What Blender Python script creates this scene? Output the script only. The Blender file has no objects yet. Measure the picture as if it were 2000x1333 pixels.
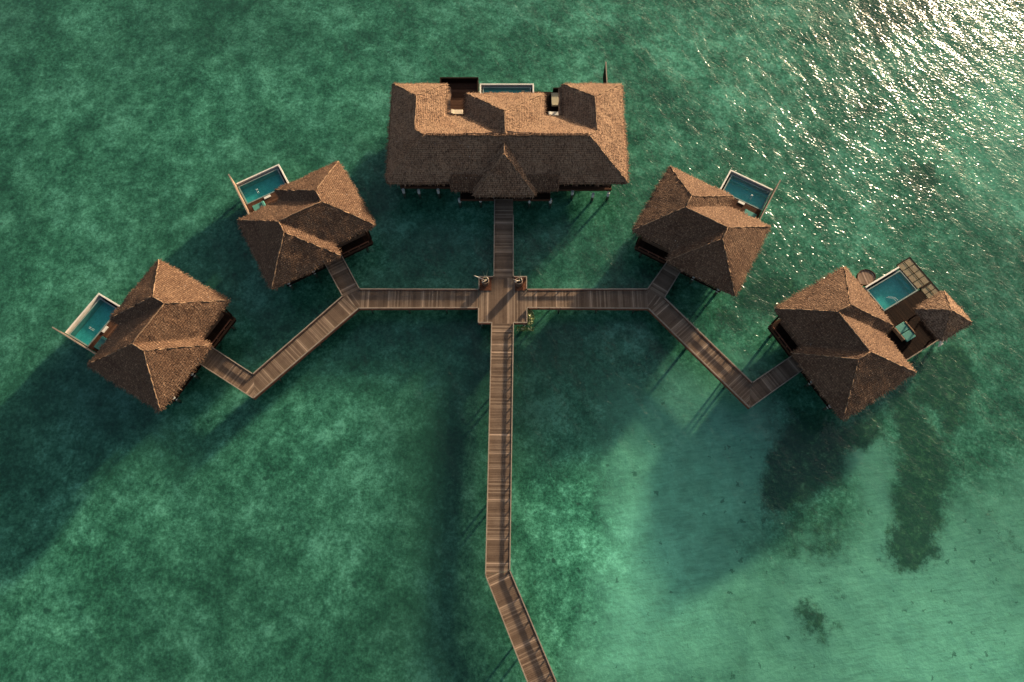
import bpy, bmesh, math, random
import numpy as np
from mathutils import Vector, Matrix, noise

S = bpy.context.scene
COL = S.collection
rad = math.radians

# ------------------------------------------------------------------ camera
cam_d = bpy.data.cameras.new("camera")
cam_d.sensor_width = 36.0
cam_d.lens = 36.0 * 1333.0 / 2000.0
cam_d.clip_start = 1.0
cam_d.clip_end = 9000.0
cam = bpy.data.objects.new("camera", cam_d)
COL.objects.link(cam)
cam.location = (0, 0, 68)
cam.rotation_euler = (rad(19.632), 0, 0)
S.camera = cam

# ------------------------------------------------------------------ light
SUN_EL, SUN_AZ = 13.0, 40.0          # azimuth clockwise from +Y
W = bpy.data.worlds.new("World")
S.world = W
W.use_nodes = True
wn = W.node_tree
wn.nodes.clear()
sky = wn.nodes.new("ShaderNodeTexSky")
sky.sky_type = 'NISHITA'
sky.sun_disc = False
sky.sun_elevation = rad(SUN_EL)
sky.sun_rotation = rad(SUN_AZ)
sky.air_density = 0.85
sky.dust_density = 4.0
sky.ozone_density = 0.3
bg = wn.nodes.new("ShaderNodeBackground")
bg.inputs[1].default_value = 0.085
wo = wn.nodes.new("ShaderNodeOutputWorld")
wn.links.new(sky.outputs[0], bg.inputs[0])
wn.links.new(bg.outputs[0], wo.inputs[0])

sd = bpy.data.lights.new("sun", 'SUN')
sd.energy = 5.0
sd.angle = rad(2.8)
sd.color = (1.0, 0.79, 0.545)
so = bpy.data.objects.new("sun", sd)
COL.objects.link(so)
dirv = Vector((math.sin(rad(SUN_AZ)) * math.cos(rad(SUN_EL)), math.cos(rad(SUN_AZ)) * math.cos(rad(SUN_EL)), math.sin(rad(SUN_EL))))
so.rotation_euler = dirv.to_track_quat('Z', 'Y').to_euler()
so.location = dirv * 200

S.view_settings.view_transform = 'Standard'
S.view_settings.look = 'None'
S.view_settings.exposure = 1.5
S.view_settings.gamma = 1.0
S.render.engine = 'CYCLES'
S.cycles.transparent_max_bounces = 12
S.cycles.max_bounces = 6

# ------------------------------------------------------------------ helpers
TH = rad(19.632)
def at(px, py, z=1.6):
    """world x, y of a photograph point lying at height z"""
    d = ((px - 1000) / 1333.0, -(py - 666.5) / 1333.0, -1.0)
    c, s = math.cos(TH), math.sin(TH)
    w = (d[0], c * d[1] - s * d[2], s * d[1] + c * d[2])
    t = (z - 68.0) / w[2]
    return (w[0] * t, w[1] * t)

class N:
    """tiny node-graph helper"""
    def __init__(s, name):
        s.m = bpy.data.materials.new(name)
        s.m.use_nodes = True
        s.t = s.m.node_tree
        s.t.nodes.clear()
        s.out = s.t.nodes.new("ShaderNodeOutputMaterial")
    def n(s, kind, **kw):
        nd = s.t.nodes.new("ShaderNode" + kind)
        for k, v in kw.items():
            if k == 'i':
                for kk, vv in v.items():
                    if hasattr(vv, 'links'):
                        s.t.links.new(vv, nd.inputs[kk])
                    else:
                        nd.inputs[kk].default_value = vv
            else:
                setattr(nd, k, v)
        return nd
    def math(s, op, a, b=0.0, c=0.0):
        return s.n("Math", operation=op, i={0: a, 1: b, 2: c}).outputs[0]
    def noise(s, vec, scale, detail=3.0, rough=0.55, dist=0.0):
        return s.n("TexNoise", i={"Vector": vec, "Scale": scale, "Detail": detail, "Roughness": rough, "Distortion": dist}).outputs[0]
    def map(s, vec, scale=(1, 1, 1), rot=(0, 0, 0), loc=(0, 0, 0)):
        return s.n("Mapping", i={"Vector": vec, "Scale": scale, "Rotation": rot, "Location": loc}).outputs[0]
    def ramp(s, fac, stops):
        r = s.n("ValToRGB")
        r.color_ramp.elements.remove(r.color_ramp.elements[0])
        for k, (p, c) in enumerate(stops):
            e = r.color_ramp.elements[0] if k == 0 else r.color_ramp.elements.new(p)
            e.position = p
            e.color = (c, c, c, 1) if isinstance(c, (int, float)) else (*c, 1)
        s.t.links.new(fac, r.inputs[0])
        return r.outputs[0]
    def rmap(s, vec, rot, scale):
        """turn first, then stretch"""
        return s.map(s.map(vec, (1, 1, 1), (0, 0, rad(rot))), scale)
    def mix(s, fac, a, b, mode='MIX'):
        m = s.n("Mix", data_type='RGBA', blend_type=mode)
        for k, v in ((0, fac), (6, a), (7, b)):
            if hasattr(v, 'links'):
                s.t.links.new(v, m.inputs[k])
            else:
                m.inputs[k].default_value = v if k == 0 else (*v, 1)
        return m.outputs[2]
    def mrange(s, v, a, b, c=0.0, d=1.0, smooth=False):
        return s.n("MapRange", interpolation_type='SMOOTHSTEP' if smooth else 'LINEAR', i={0: v, 1: a, 2: b, 3: c, 4: d}).outputs[0]
    def bump(s, h, strength=1.0, dist=0.05, nrm=None):
        b = s.n("Bump", i={"Height": h, "Strength": strength, "Distance": dist})
        if nrm is not None:
            s.t.links.new(nrm, b.inputs["Normal"])
        return b.outputs[0]
    def principled(s, col, rough=0.8, nrm=None, spec=0.3, **kw):
        i = {"Roughness": rough, "Specular IOR Level": spec}
        i["Base Color"] = col if hasattr(col, 'links') else (*col, 1)
        if nrm is not None:
            i["Normal"] = nrm
        i.update(kw)
        p = s.n("BsdfPrincipled", i=i)
        s.t.links.new(p.outputs[0], s.out.inputs[0])
        return s.m
    def surface(s, sh):
        s.t.links.new(sh, s.out.inputs[0])
        return s.m
    def pos(s):
        return s.n("NewGeometry").outputs["Position"]
    def obj(s):
        return s.n("TexCoord").outputs["Object"]
    def uv(s):
        return s.n("TexCoord").outputs["UV"]
    def island(s):
        return s.n("NewGeometry").outputs["Random Per Island"]

def mat_thatch():
    g = N("thatch")
    uv = g.uv()
    straw = g.noise(g.map(uv, (16, 2.0, 1)), 1.0, 4, 0.65, 0.4)
    fine = g.noise(g.map(uv, (42, 5, 1)), 1.0, 3, 0.7)
    big = g.noise(g.obj(), 0.35, 4, 0.6)
    mid = g.noise(g.obj(), 1.7, 4, 0.65)
    sep = g.n("SeparateXYZ", i={0: g.map(uv, (1, 1, 1))})
    wob = g.noise(uv, 0.9, 2, 0.5)
    v = g.math('MULTIPLY_ADD', wob, 0.10, sep.outputs[1])
    course = g.math('FRACT', g.math('MULTIPLY', v, 1 / 0.215))
    cl = g.ramp(course, [(0.0, 0.0), (0.16, 0.75), (0.5, 1.0), (0.85, 0.9), (1.0, 0.25)])
    seam = g.math('FRACT', g.math('MULTIPLY', g.math('MULTIPLY_ADD', wob, 0.05, sep.outputs[0]), 1 / 2.05))
    sl = g.ramp(seam, [(0.0, 0.35), (0.02, 1.0), (0.98, 1.0), (1.0, 0.35)])
    col = g.ramp(straw, [(0.25, (0.066, 0.034, 0.020)), (0.45, (0.125, 0.071, 0.041)), (0.6, (0.205, 0.120, 0.070)), (0.8, (0.34, 0.215, 0.132))])
    col = g.mix(g.mrange(g.island(), 0, 1, 0.35, 0.85), col, g.ramp(g.island(), [(0.0, (0.022, 0.012, 0.008)), (0.3, (0.085, 0.046, 0.028)), (0.65, (0.19, 0.112, 0.066)), (1.0, (0.46, 0.30, 0.185))]))
    col = g.mix(g.mrange(big, 0.42, 0.68), col, g.mix(1.0, col, (0.74, 0.68, 0.66), 'MULTIPLY'))
    col = g.mix(g.mrange(mid, 0.48, 0.68, 0, 0.7), col, g.mix(1.0, col, (0.55, 0.50, 0.50), 'MULTIPLY'))
    col = g.mix(g.mrange(fine, 0.35, 0.6, 0.4, 0.0), col, (0.06, 0.036, 0.022))
    col = g.mix(g.math('MULTIPLY', g.math('SUBTRACT', 1.0, cl), 0.6), col, (0.05, 0.03, 0.02))
    col = g.mix(g.math('MULTIPLY', g.math('SUBTRACT', 1.0, sl), 0.55), col, (0.045, 0.028, 0.02))
    spk = g.noise(g.map(uv, (1.0, 0.6, 1)), 7.5, 3, 0.75)
    col = g.mix(g.mrange(spk, 0.56, 0.66, 0, 0.75), col, (0.035, 0.019, 0.012))
    col = g.mix(g.mrange(spk, 0.43, 0.35, 0, 0.55), col, (0.40, 0.26, 0.165))
    col = g.mix(1.0, col, (0.88, 0.86, 0.86), 'MULTIPLY')
    # rare pale droppings
    dn = g.noise(g.map(g.obj(), (1, 1, 0.4)), 3.4, 5, 0.72)
    dm = g.noise(g.obj(), 0.42, 2, 0.5)
    spot = g.math('MULTIPLY', g.mrange(dn, 0.665, 0.70), g.mrange(dm, 0.56, 0.60))
    col = g.mix(g.math('MULTIPLY', spot, 0.7), col, (0.62, 0.58, 0.56))
    h = g.math('ADD', g.math('MULTIPLY', straw, 0.8), g.math('ADD', g.math('MULTIPLY', fine, 0.5), g.math('MULTIPLY', cl, 0.8)))
    return g.principled(col, 0.9, g.bump(h, 0.9, 0.05), 0.12)

def mat_wood(name, c0, c1, c2, rough=0.75, isl=0.75, scale=(1, 1, 1), bump=0.01):
    rough = 0.9
    g = N(name)
    p = g.obj()
    gr = g.noise(g.map(p, scale), 6.0, 4, 0.65)
    bl = g.noise(p, 1.1, 3, 0.6)
    a = g.ramp(g.island(), [(0.0, c0), (0.5, c1), (0.93, c2), (1.0, tuple(min(1, x * 2.1) for x in c2))])
    b = g.ramp(gr, [(0.3, c0), (0.7, c2)])
    col = g.mix(1.0 - isl, a, b)
    col = g.mix(g.mrange(bl, 0.45, 0.7, 0, 0.5), col, g.mix(1.0, col, (0.62, 0.58, 0.58), 'MULTIPLY'))
    return g.principled(col, rough, g.bump(gr, 0.6, bump), 0.06)

def mat_plain(name, col, rough=0.7, var=0.25, scale=3.0, spec=0.3, bump=0.01):
    g = N(name)
    n1 = g.noise(g.obj(), scale, 5, 0.6)
    c = g.mix(g.mrange(n1, 0.35, 0.7), tuple(x * (1 - var) for x in col), tuple(min(1, x * (1 + var * 0.6)) for x in col))
    return g.principled(c, rough, g.bump(n1, 0.5, bump), spec)

def mat_leaf():
    g = N("leaf")
    a = g.ramp(g.island(), [(0.0, (0.05, 0.09, 0.015)), (0.5, (0.16, 0.20, 0.04)), (0.8, (0.34, 0.36, 0.13)), (1.0, (0.62, 0.58, 0.36))])
    return g.principled(a, 0.6, None, 0.3)

def wave_height(g, amp=1.0):
    """ripples of the lagoon surface as a height in metres"""
    p0 = g.pos()
    p = g.map(p0, (1, 1, 1), (0, 0, 0), (613, -407, 0))
    long1 = g.noise(g.rmap(p, 66, (0.15, 0.33, 1)), 1.0, 2, 0.5, 0.3)
    mid = g.noise(g.rmap(p, 54, (0.60, 1.15, 1)), 1.0, 2, 0.5, 0.5)
    small = g.noise(g.rmap(p, 33, (2.1, 4.2, 1)), 1.0, 1, 0.5, 0.5)
    h = g.math('ADD', g.math('MULTIPLY', long1, 0.34 * amp),
               g.math('ADD', g.math('MULTIPLY', mid, 0.098 * amp), g.math('MULTIPLY', small, 0.057 * amp)))
    return h

def fresnel(g, nrm=None, share=0.35):
    """Schlick reflectance of water, the same from above and below; bump counts for `share` of it"""
    geo = g.n("NewGeometry")
    def f(n):
        d = g.n("VectorMath", operation='DOT_PRODUCT', i={0: n, 1: geo.outputs["Incoming"]}).outputs["Value"]
        k = g.math('SUBTRACT', 1.0, g.math('MINIMUM', g.math('ABSOLUTE', d), 1.0))
        return g.math('MULTIPLY_ADD', g.math('POWER', k, 5.0), 0.98, 0.02)
    f0 = f(geo.outputs["Normal"])
    if nrm is None: return f0
    return g.math('ADD', g.math('MULTIPLY', f(nrm), share), g.math('MULTIPLY', f0, 1 - share))

def mat_sea():
    g = N("sea_water")
    nrm = g.bump(wave_height(g), 1.0, 1.0)
    tr = g.n("BsdfTransparent", i={"Color": (0.50, 0.86, 0.775, 1)}).outputs[0]
    df = g.n("BsdfDiffuse", i={"Color": (0.055, 0.25, 0.155, 1)}).outputs[0]
    under = g.n("MixShader", i={0: 0.12, 1: tr, 2: df}).outputs[0]
    gl = g.n("BsdfGlossy", i={"Color": (1, 1, 1, 1), "Roughness": 0.19, "Normal": nrm}).outputs[0]
    return g.surface(g.n("MixShader", i={0: fresnel(g, nrm), 1: under, 2: gl}).outputs[0])

def mat_pool():
    g = N("pool_water")
    p = g.pos()
    n1 = g.noise(p, 2.2, 3, 0.6, 0.6)
    nrm = g.bump(n1, 1.0, 0.05)
    fr = fresnel(g, nrm)
    tr = g.n("BsdfTransparent", i={"Color": (0.50, 0.90, 0.88, 1)}).outputs[0]
    df = g.n("BsdfDiffuse", i={"Color": (0.01, 0.12, 0.12, 1)}).outputs[0]
    under = g.n("MixShader", i={0: 0.16, 1: tr, 2: df}).outputs[0]
    gl = g.n("BsdfGlossy", i={"Color": (1, 1, 1, 1), "Roughness": 0.06, "Normal": nrm}).outputs[0]
    return g.surface(g.n("MixShader", i={0: fr, 1: under, 2: gl}).outputs[0])

def mat_pooltile():
    g = N("pool_tile")
    br = g.n("TexBrick", i={"Vector": g.map(g.obj()), "Scale": 3.0, "Mortar Size": 0.02, "Color1": (0.07, 0.30, 0.31, 1), "Color2": (0.12, 0.42, 0.42, 1), "Mortar": (0.18, 0.35, 0.34, 1)})
    br.offset = 0.0
    vor = g.n("TexVoronoi", feature='DISTANCE_TO_EDGE', i={"Vector": g.pos(), "Scale": 1.9})
    n2 = g.noise(g.obj(), 1.2, 4, 0.6)
    c = g.mix(g.mrange(n2, 0.4, 0.7), br.outputs[0], g.mix(1.0, br.outputs[0], (0.6, 0.8, 0.8), 'MULTIPLY'))
    return g.principled(c, 0.4, None, 0.4)

def mat_seabed():
    g = N("seabed")
    p = g.pos()
    at_ = g.n("Attribute", attribute_name="zones", attribute_type='GEOMETRY')
    sep = g.n("SeparateColor", i={0: at_.outputs["Color"]})
    reef, sand, light = sep.outputs[0], sep.outputs[1], sep.outputs[2]
    def o(x, y): return g.map(p, (1, 1, 1), (0, 0, 0), (x, y, 0))   # separate places in the noise field
    f1 = g.noise(o(411, 233), 0.13, 5, 0.6, 0.15)
    f2 = g.noise(o(-517, 389), 0.6, 6, 0.72, 0.1)
    f3 = g.noise(o(307, -641), 2.6, 5, 0.75)
    f4 = g.noise(o(-283, -457), 5.0, 3, 0.7)
    tex = g.math('ADD', g.math('ADD', g.math('MULTIPLY', f1, 0.27), g.math('MULTIPLY', f4, 0.15)), g.math('ADD', g.math('MULTIPLY', f2, 0.31), g.math('MULTIPLY', f3, 0.27)))
    rub = g.ramp(tex, [(0.415, (0.020, 0.050, 0.030)), (0.46, (0.075, 0.145, 0.095)), (0.50, (0.17, 0.26, 0.18)), (0.54, (0.33, 0.43, 0.32)), (0.595, (0.70, 0.76, 0.62))])
    # sandy ground with ripples
    rip = g.noise(g.rmap(o(523, 811), -8, (0.5, 3.2, 1)), 1.0, 3, 0.55, 1.0)
    sd_ = g.ramp(g.math('ADD', g.math('MULTIPLY', f2, 0.5), g.math('MULTIPLY', rip, 0.5)), [(0.38, (0.42, 0.45, 0.37)), (0.5, (0.54, 0.58, 0.48)), (0.66, (0.68, 0.70, 0.58))])
    col = g.mix(sand, rub, sd_)
    # broad brightness differences: ground cover, plus painted corner vignetting and shade
    gain = g.mrange(light, 0.0, 1.0, 0.02, 1.33)
    cmb = g.n("CombineColor", i={0: gain, 1: gain, 2: gain}).outputs[0]
    col = g.mix(1.0, col, cmb, 'MULTIPLY')
    # corals and weed
    rw = g.noise(o(733, 129), 1.3, 7, 0.78, 0.3)
    rcol = g.ramp(rw, [(0.40, (0.004, 0.010, 0.006)), (0.50, (0.012, 0.022, 0.013)), (0.57, (0.045, 0.05, 0.024)), (0.66, (0.15, 0.15, 0.085))])
    edge = g.noise(o(-191, 611), 0.8, 7, 0.78)
    rm = g.mrange(g.math('ADD', reef, g.math('MULTIPLY', g.math('SUBTRACT', edge, 0.5), 1.4)), 0.30, 0.74, 0, 0.95, True)
    col = g.mix(rm, col, rcol)
    # loose dark coral heads
    wv = g.n("VectorMath", operation='MULTIPLY_ADD', i={0: g.n("TexNoise", i={"Vector": p, "Scale": 2.4, "Detail": 4.0, "Roughness": 0.7}).outputs["Color"], 1: (1.1, 1.1, 0.0), 2: p}).outputs[0]
    vo = g.n("TexVoronoi", feature='F1', i={"Vector": g.map(wv, (1, 1, 0)), "Scale": 0.42, "Randomness": 1.0})
    rnd = g.n("SeparateColor", i={0: vo.outputs["Color"]}).outputs[0]
    rr = g.math('MULTIPLY', g.math('POWER', g.mrange(rnd, 0.30, 1.0), 1.8), 0.14)
    dot = g.mrange(g.math('SUBTRACT', rr, vo.outputs["Distance"]), 0.0, 0.05)
    col = g.mix(g.math('MULTIPLY', dot, 0.85), col, (0.02, 0.035, 0.025))
    vo2 = g.n("TexVoronoi", feature='F1', i={"Vector": g.map(g.n("VectorMath", operation='ADD', i={0: p, 1: g.n("TexNoise", i={"Vector": p, "Scale": 3.0}).outputs["Color"]}).outputs[0], (1, 1, 0)), "Scale": 1.1, "Randomness": 1.0})
    rnd2 = g.n("SeparateColor", i={0: vo2.outputs["Color"]}).outputs[1]
    rr2 = g.mrange(rnd2, 0.35, 1.0, 0.0, 0.26)
    dot2 = g.mrange(g.math('SUBTRACT', rr2, vo2.outputs["Distance"]), 0.0, 0.06)
    col = g.mix(g.math('MULTIPLY', dot2, 0.6), col, (0.03, 0.05, 0.035))
    h = g.math('ADD', g.math('MULTIPLY', f2, 0.5), g.math('MULTIPLY', f3, 0.25))
    return g.principled(col, 1.0, g.bump(h, 0.5, 0.25), 0.0)

M = {}
M['thatch'] = mat_thatch()
M['ridge'] = mat_plain("ridge_straw", (0.21, 0.135, 0.085), 0.95, 0.55, 7, 0.05, 0.05)
M['deck'] = mat_wood("deck_boards", (0.090, 0.060, 0.041), (0.142, 0.098, 0.068), (0.205, 0.148, 0.104), 0.8, 0.85)
M['rail'] = mat_wood("weathered_rail", (0.16, 0.125, 0.095), (0.21, 0.168, 0.13), (0.27, 0.22, 0.17), 0.8, 0.3)
M['terrace'] = mat_wood("terrace_boards", (0.035, 0.016, 0.009), (0.052, 0.025, 0.015), (0.075, 0.038, 0.023), 0.7, 0.7)
M['redwood'] = mat_wood("red_brown_beam", (0.07, 0.028, 0.018), (0.11, 0.045, 0.028), (0.16, 0.07, 0.042), 0.75, 0.4)
M['darkwood'] = mat_wood("dark_stained_wood", (0.007, 0.004, 0.003), (0.012, 0.006, 0.004), (0.019, 0.010, 0.006), 0.65, 0.6)
M['wall'] = mat_wood("timber_wall", (0.05, 0.028, 0.018), (0.09, 0.05, 0.032), (0.14, 0.085, 0.055), 0.7, 0.4)
M['screen'] = mat_wood("screen_boards", (0.10, 0.065, 0.045), (0.17, 0.115, 0.08), (0.27, 0.19, 0.14), 0.8, 0.7)
M['stone'] = mat_plain("pale_stone", (0.52, 0.49, 0.43), 0.6, 0.12)
M['rim'] = mat_plain("wet_rim_stone", (0.16, 0.20, 0.18), 0.35, 0.2)
M['concrete'] = mat_plain("pale_concrete", (0.42, 0.43, 0.39), 0.85, 0.3, 5)
M['algae'] = mat_plain("algae_covered_concrete", (0.035, 0.04, 0.025), 0.7, 0.5, 6)
M['tile'] = mat_pooltile()
M['pool'] = mat_pool()
M['teal'] = mat_plain("teal_canvas", (0.05, 0.19, 0.155), 0.85, 0.12, 6)
M['khaki'] = mat_plain("khaki_canvas", (0.30, 0.26, 0.17), 0.9, 0.12, 6)
M['cream'] = mat_plain("cream_canvas", (0.55, 0.46, 0.34), 0.9, 0.1, 6)
M['tan'] = mat_wood("tan_timber", (0.22, 0.13, 0.075), (0.30, 0.19, 0.11), (0.38, 0.25, 0.16), 0.7, 0.3)
M['soil'] = mat_plain("red_brown_soil", (0.13, 0.052, 0.028), 0.95, 0.5, 9, 0.1, 0.05)
M['urn'] = mat_plain("glazed_brown_clay", (0.085, 0.05, 0.035), 0.4, 0.3, 7)
M['lip'] = mat_plain("sunlit_clay_lip", (0.23, 0.165, 0.12), 0.8, 0.2, 9)  # paler than the urn body, painting the sunlit rim into the colour
M['void'] = mat_plain("urn_earth", (0.02, 0.014, 0.01), 0.95, 0.3, 9, 0.1)
M['drift'] = mat_plain("driftwood", (0.52, 0.45, 0.36), 0.85, 0.35, 12)
M['reed'] = mat_plain("reed", (0.28, 0.30, 0.17), 0.85, 0.3, 6)
M['leaf'] = mat_leaf()
M['cord'] = mat_plain("net_cord", (0.27, 0.20, 0.12), 0.9, 0.3, 9)
M['metal'] = mat_plain("brushed_steel", (0.55, 0.56, 0.55), 0.3, 0.1, 9, 0.6)
M['sea'] = mat_sea()
M['seabed'] = mat_seabed()
gg = N("window_glass")
M['glass'] = gg.principled((0.02, 0.03, 0.03), 0.08, None, 0.6)

def link(name, me, mat, parent=None, smooth=False):
    if isinstance(mat, (list, tuple)):
        for m in mat: me.materials.append(m)
    else:
        me.materials.append(mat)
    o = bpy.data.objects.new(name, me)
    COL.objects.link(o)
    if parent is not None:
        o.parent = parent
    if smooth:
        for p in me.polygons: p.use_smooth = True
    return o

def thing(name, label, cat, loc=(0, 0, 0), rz=0.0, group=None):
    o = bpy.data.objects.new(name, None)
    COL.objects.link(o)
    o.empty_display_size = 0.3
    o.location = loc
    o.rotation_euler = (0, 0, rz)
    o["label"] = label
    o["category"] = cat
    if group: o["group"] = group
    return o

def tag(o, label, cat, group=None):
    o["label"] = label
    o["category"] = cat
    if group: o["group"] = group
    return o

class MB:
    """collects simple solids and links them as ONE mesh"""
    def __init__(s):
        s.v = []; s.f = []
    def prism(s, poly, z0, z1):
        """poly: list of (x, y) or per-vertex (x, y, dz)"""
        a = sum(poly[i][0] * poly[(i + 1) % len(poly)][1] - poly[(i + 1) % len(poly)][0] * poly[i][1] for i in range(len(poly)))
        if a < 0: poly = poly[::-1]
        n = len(poly); b = len(s.v)
        s.v += [(p[0], p[1], z0) for p in poly] + [(p[0], p[1], z1) for p in poly]
        s.f.append(tuple(b + i for i in reversed(range(n))))
        s.f.append(tuple(b + n + i for i in range(n)))
        for i in range(n):
            j = (i + 1) % n
            s.f.append((b + i, b + j, b + n + j, b + n + i))
        return s
    def box(s, x0, x1, y0, y1, z0, z1):
        return s.prism([(min(x0, x1), min(y0, y1)), (max(x0, x1), min(y0, y1)), (max(x0, x1), max(y0, y1)), (min(x0, x1), max(y0, y1))], z0, z1)
    def bar(s, p, q, w, h):
        """horizontal-ish bar from p to q, top face at the points' z"""
        p = Vector(p); q = Vector(q)
        d = (q - p); d.z = 0
        if d.length < 1e-6: return s
        d.normalize(); n = Vector((-d.y, d.x, 0)) * (w / 2)
        b = len(s.v)
        for e in (p, q):
            for sg, dz in ((-1, -h), (1, -h), (1, 0), (-1, 0)):
                s.v.append(tuple(e + n * sg + Vector((0, 0, dz))))
        s.f += [(b, b + 3, b + 2, b + 1), (b + 4, b + 5, b + 6, b + 7)]
        for i in range(4):
            j = (i + 1) % 4
            s.f.append((b + i, b + j, b + 4 + j, b + 4 + i))
        return s
    def tube(s, pts, r, seg=6):
        """tapered tube through pts, r a radius or a list"""
        pts = [Vector(p) for p in pts]
        rs = r if isinstance(r, (list, tuple)) else [r] * len(pts)
        b = len(s.v)
        for i, p in enumerate(pts):
            d = (pts[min(i + 1, len(pts) - 1)] - pts[max(i - 1, 0)]).normalized()
            a = d.orthogonal().normalized() if abs(d.z) < 0.9 else Vector((1, 0, 0))
            a = (a - d * a.dot(d)).normalized(); c = d.cross(a)
            for k in range(seg):
                t = 2 * math.pi * k / seg
                s.v.append(tuple(p + (a * math.cos(t) + c * math.sin(t)) * rs[i]))
        for i in range(len(pts) - 1):
            for k in range(seg):
                k2 = (k + 1) % seg
                s.f.append((b + i * seg + k, b + i * seg + k2, b + (i + 1) * seg + k2, b + (i + 1) * seg + k))
        s.f.append(tuple(b + k for k in reversed(range(seg))))
        s.f.append(tuple(b + (len(pts) - 1) * seg + k for k in range(seg)))
        return s
    def lathe(s, prof, cx, cy, seg=20, closed=True):
        b = len(s.v)
        for (r, z) in prof:
            for k in range(seg):
                t = 2 * math.pi * k / seg
                s.v.append((cx + r * math.cos(t), cy + r * math.sin(t), z))
        for i in range(len(prof) - 1):
            for k in range(seg):
                k2 = (k + 1) % seg
                s.f.append((b + i * seg + k, b + i * seg + k2, b + (i + 1) * seg + k2, b + (i + 1) * seg + k))
        if closed:
            s.f.append(tuple(b + k for k in reversed(range(seg))))
            s.f.append(tuple(b + (len(prof) - 1) * seg + k for k in range(seg)))
        return s
    def build(s, name, mat, parent=None, bevel=0.0, smooth=False):
        me = bpy.data.meshes.new(name)
        me.from_pydata(s.v, [], s.f)
        bm = bmesh.new(); bm.from_mesh(me)
        bmesh.ops.recalc_face_normals(bm, faces=bm.faces)
        if bevel > 0:
            bmesh.ops.bevel(bm, geom=list(bm.edges), offset=bevel, segments=1, affect='EDGES', clamp_overlap=True)
        bm.to_mesh(me); bm.free()
        return link(name, me, mat, parent, smooth)

def clip_poly(poly, n, d, keep_less=True):
    """Sutherland-Hodgman: keep n.p <= d"""
    out = []
    for i in range(len(poly)):
        a, b = poly[i], poly[(i + 1) % len(poly)]
        da = n[0] * a[0] + n[1] * a[1] - d
        db = n[0] * b[0] + n[1] * b[1] - d
        if da <= 0: out.append(a)
        if (da < 0 < db) or (db < 0 < da):
            t = da / (da - db)
            out.append((a[0] + (b[0] - a[0]) * t, a[1] + (b[1] - a[1]) * t))
    return out

def planks(mb, poly, direction, z0, z1, pitch=0.145, gap=0.012, rnd=None):
    """boards laid across `direction`, clipped to the polygon"""
    d = Vector(direction).normalized()
    ts = [p[0] * d.x + p[1] * d.y for p in poly]
    t = math.floor(min(ts) / pitch) * pitch
    rnd = rnd or random
    while t < max(ts):
        q = clip_poly(poly, (d.x, d.y), t + pitch - gap)
        if len(q) > 2:
            q = clip_poly(q, (-d.x, -d.y), -t)
            if len(q) > 2:
                jz = rnd.uniform(-0.006, 0.006)
                mb.prism(q, z0, z1 + jz)
        t += pitch

# ------------------------------------------------------------------ setting: seabed and sea
def fbm(x, y, s, seed):
    return noise.fractal(Vector((x * s + seed * 13.7, y * s - seed * 7.1, seed)), 0.8, 2.0, 4)

REEF = [  # outlines in photograph points, taken to the seabed; strength
    ([(1548, 792), (1600, 806), (1650, 830), (1715, 800), (1728, 850), (1690, 884), (1640, 893), (1636, 935), (1600, 962), (1560, 1000), (1500, 1012), (1488, 960), (1498, 905), (1522, 862)], 1.0),
    ([(1500, 1015), (1580, 960), (1640, 950), (1672, 1030), (1690, 1100), (1630, 1130), (1545, 1125), (1505, 1075)], 0.50),
    ([(1785, 700), (1850, 668), (1895, 715), (1912, 765), (1880, 830), (1850, 862), (1835, 800), (1790, 790)], 1.0),
    ([(1765, 740), (1800, 790), (1850, 870), (1852, 950), (1842, 1010), (1825, 1075), (1800, 1122), (1755, 1122), (1730, 1075), (1742, 990), (1758, 925), (1752, 860), (1745, 800)], 1.0),
    ([(1850, 860), (1900, 900), (1890, 980), (1850, 1010)], 0.5),
    ([(1548, 1185), (1590, 1165), (1608, 1195), (1632, 1225), (1608, 1245), (1570, 1228)], 0.95),
    ([(1630, 1150), (1665, 1155), (1668, 1180), (1636, 1178)], 0.6),
    ([(1440, 590), (1470, 552), (1530, 545), (1545, 575), (1490, 600)], 1.35),
    ([(1400, 600), (1450, 590), (1445, 640), (1405, 640)], 0.9),
    ([(1780, 325), (1815, 318), (1832, 350), (1805, 372), (1778, 355)], 1.2),
    ([(1670, -10), (1850, -10), (1840, 40), (1760, 60), (1700, 70), (1660, 40)], 0.8),
    ([(1700, 60), (1740, 50), (1745, 85), (1712, 90)], 1.0),
    ([(1880, 500), (2000, 470), (2010, 520), (1900, 600)], 0.35),
    ([(1920, 1010), (2010, 1000), (2010, 1090), (1960, 1070)], 0.5),
    ([(1560, 250), (1640, 240), (1640, 280), (1580, 290)], 0.25),
    ([(215, 840), (245, 830), (250, 870), (225, 880)], 0.45),
    ([(1000, 610), (1040, 600), (1050, 640), (1010, 645)], 0.5),
]
SAND = [([(1180, 760), (1460, 740), (1560, 850), (1480, 1060), (1560, 1180), (1500, 1360), (1120, 1360), (1200, 1120)], 0.75, 60),
        ([(1500, 1120), (1700, 1000), (1900, 1000), (2050, 900), (2050, 1400), (1400, 1400)], 1.0, 70),
        ([(1640, 900), (1740, 860), (1760, 920), (1720, 1100), (1660, 980)], 0.9, 25),
        ([(1720, 880), (1640, 860), (1650, 840)], 0.5, 20),
        ([(1420, 680), (1520, 690), (1470, 760)], 0.5, 25),
        ([(1850, 100), (2050, 100), (2050, 420), (1900, 420)], 0.35, 70)]
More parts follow.
